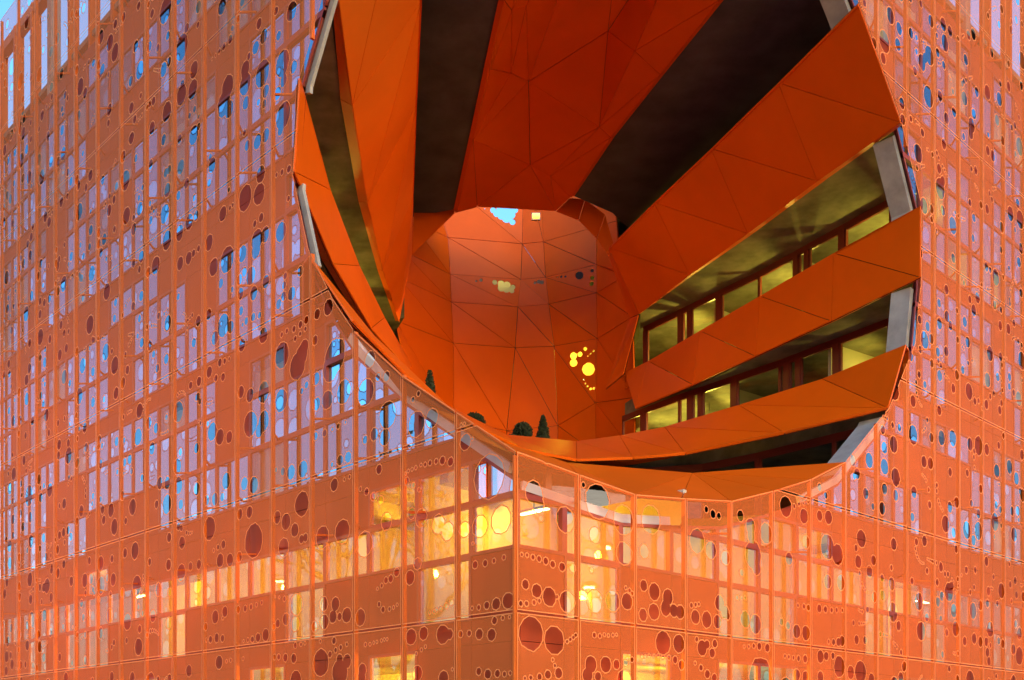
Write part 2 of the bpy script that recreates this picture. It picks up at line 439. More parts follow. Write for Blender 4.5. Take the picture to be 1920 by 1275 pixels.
for face in 'LR':
    for i in range(PN[face]):
        for row, (h0, h1) in enumerate(ROWS):
            t0 = 1.5 * i
            feats = []
            far = i > 9
            # chains of growing bubbles
            for _ in range(rnd.choice([1, 2, 2, 3])):
                x, y = t0 + rnd.uniform(0.1, 1.2), rnd.uniform(h0 + 0.2, h1 - 0.2)
                ang = rnd.choice([0, pi]) + rnd.uniform(-0.7, 0.7)
                cur = rnd.uniform(-0.25, 0.25)
                r = rnd.uniform(0.016, 0.03)
                gr = rnd.uniform(1.12, 1.35)
                for k in range(rnd.randint(5, 9)):
                    if not (far and r < 0.03):
                        feats.append((x, y, r))
                    st = r * 2.5 + 0.012
                    x += cos(ang) * st
                    y += sin(ang) * st
                    ang += cur
                    r = min(r * gr, 0.13)
            # medium bubbles
            for _ in range(rnd.choice([6, 7, 8, 9])):
                feats.append((t0 + rnd.uniform(0.1, 1.4), rnd.uniform(h0 + 0.15, h1 - 0.15), rnd.uniform(0.07, 0.16)))
            for _ in range(rnd.choice([4, 5, 6, 7])):
                feats.append((t0 + rnd.uniform(0.2, 1.3), rnd.uniform(h0 + 0.3, h1 - 0.3), rnd.uniform(0.15, 0.27)))
            if rnd.random() < (0.6 if row < 6 else 0.9):
                x, y, r = t0 + rnd.uniform(0.35, 1.1), rnd.uniform(h0 + 0.5, h1 - 0.5), rnd.uniform(0.26, 0.38)
                feats.append((x, y, r))
                if rnd.random() < 0.6:
                    feats.append((x + rnd.uniform(-0.2, 0.2), y - r * 1.05, r * 0.6))
            done = []
            for (x, y, r) in feats:
                if covered(face, x, y):
                    continue
                if any((x - a) ** 2 + (y - b) ** 2 < (r + c + 0.03) ** 2 and (x - a) ** 2 + (y - b) ** 2 > ((r + c) * 0.72) ** 2 for a, b, c in done):
                    if r > 0.05:
                        continue
                if any((x - a) ** 2 + (y - b) ** 2 < (r + c) ** 2 * 0.5 for a, b, c in done):
                    continue
                done.append((x, y, r))
                put(face, x, y, r, rnd)

def to_face(face, V, g):
    return [fp(face, v[0], v[1], g) for v in V]

for face in 'LR':
    op = face_poly(OPEN, face)
    for i in range(PN[face]):
        for row, (h0, h1) in enumerate(ROWS):
            if h0 < -1:
                h0 = -1.35
            g0 = 0.02
            outer = [(1.5 * i + 0.018, h0 + 0.02), (1.5 * i + 1.482, h0 + 0.02), (1.5 * i + 1.482, h1 - 0.02), (1.5 * i + 0.018, h1 - 0.02)]
            bub = [bubble(x, y, r, rnd) for (x, y, r) in holes[face].get((i, row), [])]
            near = any(pin(op, x, y) for x, y in outer) or any(outer[0][0] < p[0] < outer[1][0] and outer[0][1] < p[1] < outer[2][1] for p in op)
            if all(pin(op, x, y) for x, y in outer) and not any(outer[0][0] < p[0] < outer[1][0] and outer[0][1] < p[1] < outer[2][1] for p in op):
                continue
            V, Fc, bd = cut(outer, bub + ([op] if near else []))
            if not Fc:
                continue
            if face == 'L':
                Fc = [f[::-1] for f in Fc]
            p = obj('screen_panel', to_face(face, V, 0), Fc, M['mesh'], building)
            hv, hf = hems(V, bd, 0.018 if i < 8 else 0.024)
            obj('sheet_hem', to_face(face, hv, -0.004), hf, M['rim'], p)

# posts that carry the screen
for face in 'LR':
    op = face_poly(OPEN, face)
    for i in range(1, PN[face] + 1):
        t = 1.5 * i
        m = MB()
        hs = [-1.35 + 0.05 * k for k in range(int((F + 3.6 + 1.35) / 0.05) + 1)]
        run = None
        for h in hs + [None]:
            ok = h is not None and not pin(op, t, h)
            if ok and run is None:
                run = h
            if (not ok) and run is not None:
                end = last
                if end - run > 0.2:
                    MB().fbox(face, t - 0.03, t + 0.03, run, end, 0.012, 0.09).build('post', M['post'], building)
                run = None
            last = h
# corner post, below the opening
MB().fbox('R', -0.035, 0.035, -1.35, 4.70, 0.012, 0.05).build('corner_post', M['post'], building)

# arms that hold the screen off the wall
for face in 'LR':
    op = face_poly(OPEN_C, face)
    for i in range(1, PN[face] + 1):
        for h in [B - 1.15, B + 0.12, 6.62, C + 0.12, 10.25, D + 0.12, 13.85, E + 0.12, 17.4, F - 0.12]:
            if not pin(op, 1.5 * i, h):
                a = fp(face, 1.5 * i, h, 0.08)
                b = fp(face, 1.5 * i + (0.30 if (i + int(h)) % 2 else -0.28), h, 0.37)
                MB().tube(a, b, 0.028, 4).build('bracket', M['post'], building)

# ------------------------------------------------------------------ walls and windows behind the screen
G = 0.36
def bounds(k):
    lo, hi = ROWS[k]
    if k == 0:
        return [-1.6, -0.2, 0.7, 1.75, hi]
    if k == 1:
        return [lo, 3.3, 4.2, 4.95, hi]
    return [lo, lo + 1.19, lo + 2.39, lo + 3.22, hi]

KNOWN = {}
def setc(face, k, i, s):
    for r, ch in enumerate(s):
        KNOWN[(face, k, i, r)] = ch
for i, s in enumerate(['WGG', 'GGG', 'WGG', 'WGW', 'GGW', 'WGW', 'WGW', 'WGW', 'GGW', 'WGW', 'WGW', 'GGG', 'GGW', 'WGW', 'GGW', 'WGW', 'WGW', 'GGW', 'WGW', 'WGW']):
    setc('L', 1, i, s)
for i, s in enumerate(['WGG', 'GGG', 'WGG', 'WGG', 'GGG', 'GGG', 'WGG', 'WGW', 'GGW', 'WGW', 'GGW', 'WGW', 'WGW', 'GGW', 'WGW', 'WGW', 'WGW', 'WGW']):
    setc('R', 1, i, s)
for i, s in enumerate(['GGG', 'GGG', 'GGG', 'GGG', 'GGW', 'GGG', 'GWW', 'GGG']):
    setc('L', 2, i, s)
for i, s in enumerate(['WWW', 'WWW', 'WWG', 'WWW', 'WWW', 'WWG', 'WWW', 'WWW', 'WWW', 'WWG', 'WWW', 'WWG']):
    setc('L', 0, i, s)
for i, s in enumerate(['WWW', 'WWW', 'WGG', 'WWW', 'WGG', 'WWG', 'WWW', 'WWW', 'WWW', 'WWG']):
    setc('R', 0, i, s)
for i, s in ((4, 'GGG'), (5, 'GGW'), (6, 'GGW'), (7, 'GWW'), (8, 'GGW'), (9, 'GGG')):
    setc('L', 3, i, s)
for i, s in ((3, 'GGG'), (4, 'GGG'), (5, 'GGG'), (6, 'GGW'), (7, 'GGG'), (8, 'GGG')):
    setc('L', 4, i, s)
rw = random.Random(5)
cells_w, cells_g = [], []
for face in 'LR':
    opw = face_poly(OPEN_W, face)
    for k in range(6):
        bs = bounds(k)
        for i in range(PN[face]):
            for r in range(4):
                q0, q1 = bs[r], bs[r + 1]
                ch = 'W' if r == 3 else KNOWN.get((face, k, i, r))
                if ch is None:
                    pr = (0.80, 0.88, 0.72)[r] if k > 1 else (0.2, 0.5, 0.3)[r]
                    ch = 'G' if rw.random() < pr else 'W'
                t0, t1 = 1.5 * i, 1.5 * i + 1.5
                if i == 0:
                    t0 = G
                cs = [(t0, q0), (t1, q0), (t1, q1), (t0, q1)]
                ins = [pin(opw, *c) for c in cs]
                near = any(ins) or any(t0 < p[0] < t1 and q0 < p[1] < q1 for p in opw)
                if all(ins) and not any(t0 < p[0] < t1 and q0 < p[1] < q1 for p in opw):
                    continue
                (cells_g if ch == 'G' else cells_w).append((face, k, i, r, t0, t1, q0, q1, near))
cells_w.sort(key=lambda c: c[4])
cells_g.sort(key=lambda c: c[4])
frame_cache = {}
def win_mesh(w, h, sz, mm):
    key = (round(w, 3), round(h, 3), mm)
    if key not in frame_cache:
        m = MB()
        f = 0.055
        m.box(0, w, -0.02, 0.08, 0, f)
        m.box(0, w, -0.02, 0.08, h - f, h)
        m.box(0, f, -0.0175, 0.0775, f, h - f)
        m.box(w - f, w, -0.0175, 0.0775, f, h - f)
        me = meshdata('window', m.v, m.f, M['frame2'])
        p = meshdata('pane', [(f, 0.01, f), (w - f, 0.01, f), (w - f, 0.01, h - f), (f, 0.01, h - f)], [(0, 1, 2, 3)], M[mm])
        frame_cache[key] = (me, p)
    return frame_cache[key]
wall_cache = {}
def wall_mesh(w, h):
    key = (round(w, 3), round(h, 3))
    if key not in wall_cache:
        e = 0.006
        m = MB().box(e, w - e, 0, 0.05, e, h - e)
        m.box(0, w, 0.055, 0.10, 0, h)
        wall_cache[key] = meshdata('wall_panel', m.v, m.f, M['wall'])
    return wall_cache[key]

def face_matrix(face, t0, t1, h, g):
    if face == 'R':
        o = fp('R', t0, h, g)
        x, y = Vector((RD.x, RD.y, 0)), Vector((LD.x, LD.y, 0))
    else:
        o = fp('L', t1, h, g)
        x, y = Vector((-LD.x, -LD.y, 0)), Vector((RD.x, RD.y, 0))
    z = Vector((0, 0, 1))
    m = Matrix((x, y, z)).transposed().to_4x4()
    m.translation = o
    return m

def bake(me, mw, acc):
    acc.add([mw @ v.co for v in me.vertices], [tuple(p.vertices) for p in me.polygons])

nwall, wrest = 0, MB()
for (face, k, i, r, t0, t1, q0, q1, near) in cells_w:
    if near:
        V, Fc, bd = cut([(t0 + .006, q0 + .006), (t1 - .006, q0 + .006), (t1 - .006, q1 - .006), (t0 + .006, q1 - .006)], [face_poly(OPEN_W, face)])
        if not Fc:
            continue
        n = len(V)
        vs = to_face(face, V, G) + to_face(face, V, G + 0.08)
        fs = list(Fc) + [tuple(x + n for x in f) for f in Fc] + [(a, b, b + n, a + n) for a, b in bd]
        obj('wall_panel', vs, fs, M['wall'], building)
        nwall += 1
        continue
    me, mw = wall_mesh(t1 - t0, q1 - q0), face_matrix(face, t0, t1, q0, G)
    if nwall < 290:
        link('wall_panel', me, building, mw)
        nwall += 1
    else:
        bake(me, mw, wrest)
if wrest.v:
    o = wrest.build('distant_wall_panels', M['wall'], building)
    o['kind'] = 'stuff'
blind_cache = {}
def blind_mesh(w, h):
    key = (round(w, 3), round(h, 3))
    if key not in blind_cache:
        n = 10
        vs, fs = [], []
        for q in range(n + 1):
            x = 0.055 + (w - 0.11) * q / n
            y = 0.12 + 0.02 * (q % 2)
            vs += [(x, y, 0.05), (x, y, h - 0.05)]
        fs = [(2 * q, 2 * q + 2, 2 * q + 3, 2 * q + 1) for q in range(n)]
        blind_cache[key] = meshdata('blind', vs, fs, M['blind'])
    return blind_cache[key]
rb = random.Random(21)
nwin, frest, prest = 0, MB(), MB()
for (face, k, i, r, t0, t1, q0, q1, near) in cells_g:
    if near:
        V, Fc, bd = cut([(t0, q0), (t1, q0), (t1, q1), (t0, q1)], [face_poly(OPEN_W, face)])
        if not Fc:
            continue
        hv, hf = hems(V, bd, 0.06)
        n = len(hv)
        vs = to_face(face, hv, G - 0.02) + to_face(face, hv, G + 0.08)
        w = obj('window', vs, hf + [tuple(x + n for x in f) for f in hf] + [(f[3], f[2], f[2] + n, f[3] + n) for f in hf], M['frame2'], building)
        obj('pane', to_face(face, V, G + 0.05), Fc, M['office' if k < 2 else 'glass'], w)
        nwin += 1
        continue
    u = rb.random()
    (me, pm), mw = win_mesh(t1 - t0, q1 - q0, 0, 'office' if (k < 2 or u < 0.34) else 'glass'), face_matrix(face, t0, t1, q0, G)
    if nwin < 290:
        w = link('window', me, building, mw)
        p = bpy.data.objects.new('pane', pm)
        col.objects.link(p)
        p.parent = w
        if k >= 2 and u < 0.24:
            bl = bpy.data.objects.new('blind', blind_mesh(t1 - t0, q1 - q0))
            col.objects.link(bl)
            bl.parent = w
        nwin += 1
    else:
        bake(me, mw, frest)
        bake(pm, mw, prest)
if frest.v:
    o = frest.build('distant_window_frames', M['frame2'], building)
    o['kind'] = 'stuff'
    o2 = prest.build('distant_window_panes', M['glass'], building)
    o2['kind'] = 'stuff'

# coping and reveal of pale concrete round the opening; deep only where the bands of cladding leave a gap
GAPS = [(6.55, 8.17), (9.98, 11.84), (13.70, 15.35), (17.32, 19.0)]
for face in 'LR':
    pc, pw = face_poly(OPEN_C, face), face_poly(OPEN_W, face)
    n = len(pc)
    deep = {g: MB() for g in GAPS}
    cop = MB()
    for j in range(n):
        for s_ in range(16):
            u0, u1 = s_ / 16, (s_ + 1) / 16
            def ip(p, q, u):
                return (p[0] + (q[0] - p[0]) * u, p[1] + (q[1] - p[1]) * u)
            a, b = ip(pc[j], pc[(j + 1) % n], u0), ip(pc[j], pc[(j + 1) % n], u1)
            d, c = ip(pw[j], pw[(j + 1) % n], u0), ip(pw[j], pw[(j + 1) % n], u1)
            if min(a[0], b[0], c[0], d[0]) < G + 0.05:
                continue
            kept = False
            cm = (a[1] + c[1]) / 2
            if (cm < 8.1 if face == 'L' else (a[0] < 4.4 or (a[0] > 9 and (cm < 8.1 or False)))):
              kept = True
              cop.hexa([fp(face, p[0], p[1], G - 0.03) for p in (a, b, c, d)], [fp(face, p[0], p[1], G + 0.06) for p in (a, b, c, d)])
            if not kept and cop.v:
                cop.build('coping', M['pale'], building)
                cop = MB()
            mid = (a[1] + b[1]) / 2
            for g in GAPS:
                if g[0] < mid < g[1]:
                    g1 = 0.95 if face == 'R' else 0.50
                    deep[g].hexa([fp(face, p[0], p[1], G + 0.062) for p in (a, b, c, d)], [fp(face, p[0], p[1], g1) for p in (a, b, c, d)])
    if cop.v:
        cop.build('coping', M['pale'], building)
    for g in GAPS:
        if deep[g].v:
            deep[g].build('concrete_rim', M['conc'], building)

# ------------------------------------------------------------------ the void: folded orange cladding
def pzz(pts):
    return [pz(*q) for q in pts]

def clad_tri(p, gap=0.009, th=0.04, m='clad', holes2=None, name='cladding_panel', inward=None):
    """one folded panel, its edges drawn in by the joint"""
    p = [Vector(q) for q in p]
    c = sum(p, Vector()) / len(p)
    n = (p[1] - p[0]).cross(p[2] - p[0])
    if n.length < 1e-5:
        return None
    n.normalize()
    view = Vector((2.5, 26, 14)) if inward is None else inward
    if n.dot(view - c) < 0:
        p = p[::-1]
        n = -n
    k = len(p)
    q = []
    for j in range(k):
        e1 = (p[j] - p[j - 1]).normalized()
        e2 = (p[(j + 1) % k] - p[j]).normalized()
        m1, m2 = n.cross(e1), n.cross(e2)
        s = m1 + m2
        s.normalize()
        d = gap / max(0.25, s.dot(m1))
        q.append(p[j] + s * d)
    u = (q[1] - q[0]).normalized()
    w = n.cross(u)
    if holes2:
        o2 = [((v - q[0]).dot(u), (v - q[0]).dot(w)) for v in q]
        hh = [[((v - q[0]).dot(u), (v - q[0]).dot(w)) for v in h] for h in holes2]
        V, Fc, bd = cut(o2, hh)
        nn = len(V)
        vs = [q[0] + u * v[0] + w * v[1] for v in V] + [q[0] + u * v[0] + w * v[1] - n * th for v in V]
        fs = list(Fc) + [tuple(x + nn for x in f[::-1]) for f in Fc] + [(b, a, a + nn, b + nn) for a, b in bd]
        return obj(name, vs, fs, M[m], building)
    vs = q + [v - n * th for v in q]
    fs = [tuple(range(k)), tuple(range(2 * k - 1, k - 1, -1))] + [((j + 1) % k, j, j + k, (j + 1) % k + k) for j in range(k)]
    return obj(name, vs, fs, M[m], building)

backing = MB()
def back(p, d=0.06, inward=None):
    p = [Vector(q) for q in p]
    n = (p[1] - p[0]).cross(p[2] - p[0])
    if n.length < 1e-5:
        return
    n.normalize()
    c = sum(p, Vector()) / len(p)
    view = Vector((2.5, 26, 14)) if inward is None else inward
    if n.dot(view - c) < 0:
        n = -n
    backing.add([q - n * d for q in p], [tuple(range(len(p)))])

def outdirs(P, w):
    cx = Vector((2.5, 28))
    out = []
    for j, p in enumerate(P):
        p = Vector(p)
        d = (p - cx).normalized()
        a, b = (p - O2).dot(LD), (p - O2).dot(RD)     # distances from the right and the left facade
        if a < 1.2:
            d = RD * 0.97 + LD * 0.25
        if b < 1.2:
            d = LD * 0.97 + RD * 0.25
        out.append(d * w)
    return out

def strip(T, Bt, hT, hB, inward=None, lip=0.30):
    """band of cladding between a top and a bottom edge line; the folded quads and the return under the band"""
    n = len(T)
    cx = Vector((2.5, 28))
    for j in range(n - 1):
        a, b = W(T[j][0], T[j][1], hT), W(T[j + 1][0], T[j + 1][1], hT)
        c, d = W(Bt[j + 1][0], Bt[j + 1][1], hB), W(Bt[j][0], Bt[j][1], hB)
        for tri in ((a, b, c), (a, c, d)):
            clad_tri(tri, inward=inward)
            back(tri, inward=inward)
    dl = outdirs(Bt, lip)
    for j in range(n - 1):
        p0, p1 = Vector(Bt[j]), Vector(Bt[j + 1])
        if (p1 - p0).length < 0.05:
            continue
        d0, d1 = dl[j], dl[j + 1]
        q = [W(p0.x, p0.y, hB), W(p1.x, p1.y, hB), W(p1.x + d1.x, p1.y + d1.y, hB - 0.0 + 0.10), W(p0.x + d0.x, p0.y + d0.y, hB + 0.10)]
        clad_tri(q, gap=0.01, inward=Vector((p0.x, p0.y, 0)))

def inset_top(T, hT, w=0.35, fas=1.2):
    """parapet top behind the band's upper edge"""
    cx = Vector((2.5, 28))
    m = MB()
    dd = outdirs(T, w)
    for j in range(len(T) - 1):
        p0, p1 = Vector(T[j]), Vector(T[j + 1])
        d0, d1 = dd[j], dd[j + 1]
        m.hexa([W(p0.x, p0.y, hT - 0.06), W(p1.x, p1.y, hT - 0.06), W(p1.x + d1.x, p1.y + d1.y, hT - 0.06), W(p0.x + d0.x, p0.y + d0.y, hT - 0.06)],
               [W(p0.x, p0.y, hT - 0.01), W(p1.x, p1.y, hT - 0.01), W(p1.x + d1.x, p1.y + d1.y, hT - 0.01), W(p0.x + d0.x, p0.y + d0.y, hT - 0.01)])
        m.hexa([W(p0.x + d0.x, p0.y + d0.y, hT - fas), W(p1.x + d1.x, p1.y + d1.y, hT - fas), W(p1.x + d1.x * 1.2, p1.y + d1.y * 1.2, hT - fas), W(p0.x + d0.x * 1.2, p0.y + d0.y * 1.2, hT - fas)],
               [W(p0.x + d0.x, p0.y + d0.y, hT - 0.03), W(p1.x + d1.x, p1.y + d1.y, hT - 0.03), W(p1.x + d1.x * 1.2, p1.y + d1.y * 1.2, hT - 0.03), W(p0.x + d0.x * 1.2, p0.y + d0.y * 1.2, hT - 0.03)])
    m.build('parapet_coping', M['clad'], building)

def f2(face, t):
    p = fp(face, t, 0, 0.03)
    return (p.x, p.y)

# band D
DT_R = [(10.34, 27.27), (8.92, 29.9), (7.53, 32.76), (6.19, 35.5), (4.84, 38.3), (4.13, 39.5)]
DB_R = [(10.34, 27.27), (10.34, 27.27), (8.92, 30.08), (7.42, 32.8), (5.96, 35.4), (4.34, 37.95)]
DT_L = [(-4.33, 22.05), (-4.46, 26.5), (-4.34, 30.7), (-4.06, 34.4), (-3.6, 38.7)]
DB_L = [(-4.49, 22.26), (-4.49, 22.26), (-4.4, 26.5), (-4.0, 30.6), (-3.26, 34.1)]
strip(DT_R, DB_R, 13.68, 11.86); inset_top(DT_R, 13.68, 0.3, 0.5)
strip(DT_L, DB_L, 13.68, 11.86); inset_top(DT_L, 13.68, 0.3, 0.5)
# band C, one sweep through the bottom of the bowl
CT = [(-4.12, 21.86), (-3.57, 25.35), (-2.17, 31.06), (-0.17, 34.5), (2.11, 35.25), (3.46, 34.6), (4.77, 33.66), (6.63, 31.5), (8.42, 29.26), (9.78, 26.74)]
CB = [(-3.06, 20.74), (-2.3, 24.0), (-1.2, 27.2), (0.3, 29.8), (1.85, 30.9), (3.45, 30.68), (4.86, 30.2), (7.14, 28.2), (9.12, 26.12), (9.12, 26.12)]
strip(CT, CB, 9.97, 8.19, inward=Vector((2.5, 26, 20))); inset_top(CT, 9.97)
# band E
ET_L = [(-1.55, 19.2), (-2.09, 24.98), (-2.56, 29.0), (-3.1, 33.9), (-3.5, 37.8)]
EB_L = [(-3.5, 21.22), (-3.83, 25.84), (-4.09, 30.46), (-4.17, 34.8), (-4.09, 38.96)]
ET_R = [(8.06, 25.09), (6.94, 28.1), (5.76, 31.2), (4.52, 34.3), (3.36, 37.4), (3.36, 37.4)]
EB_R = [(9.58, 26.54), (9.58, 26.54), (8.31, 29.3), (7.07, 32.3), (5.8, 35.16), (4.52, 38.3)]
strip(ET_L, EB_L, 17.3, 15.36); inset_top(ET_L, 17.3, 0.25, 0.12)
strip(ET_R, EB_R, 17.3, 15.36); inset_top(ET_R, 17.3, 0.25, 0.12)
# band B, the lip along the lower edge
bs_ = {}
def sk(face, px, py):
    t, h = pix(face, px, py)
    return fp(face, t, h, 0.03)
l3, l15, cn = sk('L', 754, 703), sk('L', 856, 772), fp('R', 0.02, 4.77, 0.03)
l45 = sk('L', 665, 621)
r15, r3, r45, r6, r75, r85 = sk('R', 1085, 889), sk('R', 1192, 927), sk('R', 1280, 934), sk('R', 1373, 939), sk('R', 1455, 919), sk('R', 1522, 898)
T0, T1, T2, T3, T4 = W(-2.0, 20.1, 6.6), W(-0.9, 22.3, 6.51), W(1.27, 24.75, 6.51), W(4.3, 25.7, 6.51), W(7.62, 24.72, 6.51)
for tri in ((l45, l3, T0), (l3, l15, T0), (T0, l15, T1), (l15, cn, T1), (T1, cn, T2), (cn, r15, T2), (r15, r3, T2), (T2, r3, T3), (r3, r45, T3), (r45, r6, T3), (r6, r75, T3), (r75, r85, T3), (r85, T4, T3)):
    clad_tri(tri, inward=Vector((2.5, 24, 20)))
    back(tri, inward=Vector((2.5, 24, 20)))
# left lower lip between the screen's edge and band C
S = [sk('L', 578, 465), sk('L', 624, 560), l45]
for tri in ((W(-4.12, 21.86, 9.97), S[1], W(-3.57, 25.35, 9.97)), (S[1], l45, W(-3.06, 20.74, 8.19))):
    pass
# crown, vertices on the folded ceiling
K = {k: pz(x, y, 0) if False else None for k, x, y in ()}
def hz(px, py, h):
    Z = h * FPX / (HOR - py)
    return Vector(((px - 960) / FPX * Z, Z, h + EYE))
e0, e1, e2, e3 = W(1.2, 18.7, 19.0), hz(945, 0, 19.0), hz(887, 262, 19.0), hz(857, 397, 19.0)
f0, f1, f2_, f3, f4 = W(6.57, 23.75, 19.0), hz(1350, 0, 19.0), hz(1238, 140, 19.0), hz(1145, 258, 19.0), hz(1070, 370, 19.0)
g1, g2, g3, g4, g5 = hz(991, 153, 19.85), hz(1140, 58, 19.95), hz(1124, 238, 19.12), hz(994, 309, 19.5), hz(920, 130, 19.3)
h1, h2 = hz(895, 388, 19.2), hz(1042, 396, 19.2)
i1, i2, i3 = hz(1190, 96, 19.2), W(4.6, 24.5, 20.0), W(2.6, 22.0, 20.0)
i4, i5 = hz(960, 20, 19.2), hz(987, 10, 19.4)
j1 = hz(1032, 330, 19.25)
j2 = hz(958, 137, 19.7)
crown = [(e3, e2, h1), (e2, g4, h1), (h1, g4, h2), (g4, j1, h2), (j1, f4, h2), (g4, g3, j1), (g3, f3, j1), (j1, f3, f4),
         (e2, g1, g4), (g1, g3, g4), (g1, g2, g3), (g2, i1, g3), (i1, f2_, g3), (g3, f2_, f3), (e2, j2, g1), (e2, g5, j2), (e1, g5, e2), (e1, i4, g5), (i4, j2, g5), (i4, i5, j2), (i5, g1, j2),
         (i5, i3, g1), (i3, g2, g1), (i3, i2, g2), (i2, i1, g2), (i2, f1, i1), (i1, f1, f2_), (i2, f0, f1), (e0, i4, e1), (e0, i3, i4), (i4, i3, i5), (e0, W(2.0, 19.3, 19.7), i3), (W(2.0, 19.3, 19.7), W(4.4, 21.6, 19.7), i3), (W(4.4, 21.6, 19.7), i2, i3), (W(4.4, 21.6, 19.7), f0, i2)]
for tri in crown:
    clad_tri(tri, gap=0.009, inward=Vector((2, 30, 5)))
    back(tri, inward=Vector((2, 30, 5)))
# thin upstands of the crown's long edges
for es, s in (([e0, e1, e2, e3], -1), ([f0, f1, f2_, f3, f4], 1)):
    for a, b in zip(es, es[1:]):
        o = Vector((0.14 * s, 0, 0.05))
        clad_tri([a, b, b + o, a + o], gap=0.008, inward=Vector((2 + s, 30, 5)))

# ring at the narrow end
ringq = [([(773, 478), (853, 399), (850, 345), (776, 390)], 38.6), ([(1042, 396), (1085, 413), (1097, 373), (1068, 371)], 38.4),
         ([(1085, 413), (1119, 448), (1135, 402), (1097, 373)], 38.2), ([(1119, 448), (1142, 482), (1150, 455), (1135, 402)], 38.0),
         ([(853, 399), (895, 388), (893, 380), (850, 379)], 38.6), ([(748, 602), (772, 478), (774, 476), (718, 508)], 38.2)]
for q, Z in ringq:
    clad_tri([pz(x, y, Z) for x, y in q], gap=0.012, inward=Vector((0, 20, 12)))
for q in ([(1142, 482, 39.6), (1180, 597, 40.1), (1198, 589, 38.4), (1143, 463, 38.0)], [(1180, 597, 40.1), (1134, 730, 40.4), (1168, 702, 39.2), (1197, 590, 38.4)]):
    clad_tri(pzz(q), gap=0.012, inward=Vector((-2, 22, 14)))
    back(pzz(q), inward=Vector((-2, 22, 14)))
# left side panels between ring and bands, low
for q in ([(750, 605, 38.8), (790, 704, 39.5), (850, 643, 42.6)],):
    pass

# ------------------------------------------------------------------ folded wall beyond the ring
colZ = [40.0, 43.0, 44.2, 43.9, 42.6, 40.2]
rowsP = [
    [(765, 296), (800, 310), (982, 300), (1013, 300), (1119, 300), (1140, 290)],
    [(768, 412), (840, 445), (979, 457), (1019, 453), (1118, 425), (1156, 414)],
    [(752, 468), (844, 514), (976.5, 524), (1023, 520), (1118.5, 496), (1162, 508)],
    [(748, 520), (846, 566), (971, 575), (1028.6, 570), (1118.5, 549), (1172, 517)],
    [(742, 601), (850, 643), (966, 652), (1039, 649), (1120, 635), (1186, 594)],
    [(775, 745), (850, 790), (950, 807), (1046, 798), (1117, 755), (1190, 745)],
    [(775, 850), (850, 850), (950, 850), (1046, 850), (1117, 850), (1190, 850)]]
DH = {(2, 1, 0): [(893, 527, 2), (902, 525, 3.2), (928, 529, 5), (940, 532, 7), (951, 534, 7), (962, 538, 5), (950, 541, 8), (940, 540, 7), (960, 545, 5)],
      (2, 2, 0): [(1003, 530, 3), (1010, 528, 4), (1016, 529, 4)],
      (2, 2, 1): [(1012, 540, 6), (1016, 547, 4)],
      (2, 3, 0): [(1045, 519, 1.7), (1052, 518.5, 2.6), (1060, 518, 2.4), (1086, 516, 8), (1110, 507, 3.6), (1110, 521, 4.2), (1109, 532, 4.2)],
      (4, 3, 0): [(1075, 667, 7), (1075, 680, 7.5), (1087, 664, 5), (1097, 654, 3.6), (1103, 692, 12.5), (1113, 658, 2), (1107, 663, 1.6), (1102, 668, 1.3), (1094, 711, 1.4), (1097, 719, 1.8), (1101, 724, 2.2), (1107, 729, 2.8), (1113, 728, 2.8)],
      (0, 1, 0): [(925, 394, 6), (931, 401, 6), (940, 405, 7), (950, 409, 9), (958, 402, 9), (950, 396, 10), (961, 416, 6), (965, 393, 7), (940, 395, 10), (909, 391, 1.3)],
      (0, 3, 1): [(1007, 403, 4)]}
domeV = [[pz(x, y, colZ[c]) for c, (x, y) in enumerate(r)] for r in rowsP]
for r in range(6):
    for c in range(5):
        a, b, cc, d = domeV[r][c], domeV[r][c + 1], domeV[r + 1][c + 1], domeV[r + 1][c]
        for s, tri in enumerate(((a, b, cc), (a, cc, d))):
            hs = None
            key = (r, c, s)
            if key in DH:
                n = (tri[1] - tri[0]).cross(tri[2] - tri[0]).normalized()
                hs = []
                for (x, y, rad) in DH[key]:
                    poly = []
                    for q in range(10):
                        ray = Vector(((x + rad * cos(q * 0.628) - 960) / FPX, 1, (HOR - y - rad * sin(q * 0.628)) / FPX))
                        o = Vector((0, 0, EYE))
                        tt = (tri[0] - o).dot(n) / ray.dot(n)
                        poly.append(o + ray * tt)
                    hs.append(poly)
            clad_tri(tri, gap=0.003 if hs else 0.011, holes2=hs, inward=Vector((0, 20, 10)))
            if not hs:
                back(tri, inward=Vector((0, 20, 10)))
            else:
                off = Vector((0, 0.07, 0))
                for q0, q1 in ((tri[0], tri[1]), (tri[1], tri[2]), (tri[2], tri[0])):
                    backing.tube(q0 + off, q1 + off, 0.06, 4)
for r in (0, 1, 2):
    off = Vector((0, 0.16, 0))
    backing.tube(domeV[r][2] + off, domeV[r + 1][2] + off, 0.12, 4)
    backing.tube(domeV[r][3] + off, domeV[r + 1][3] + off, 0.12, 4)
# rooms behind the wall's perforations
m = MB()
m.quad(pz(870, 492, 45.4), pz(1120, 492, 45.4), pz(1120, 575, 45.4), pz(870, 575, 45.4))
m.quad(pz(1030, 620, 46.4), pz(1135, 620, 46.4), pz(1135, 770, 46.4), pz(1030, 770, 46.4))
m.build('inner_wall', M['inner'], building)

backing.build('seam_backing', M['seam'], building)

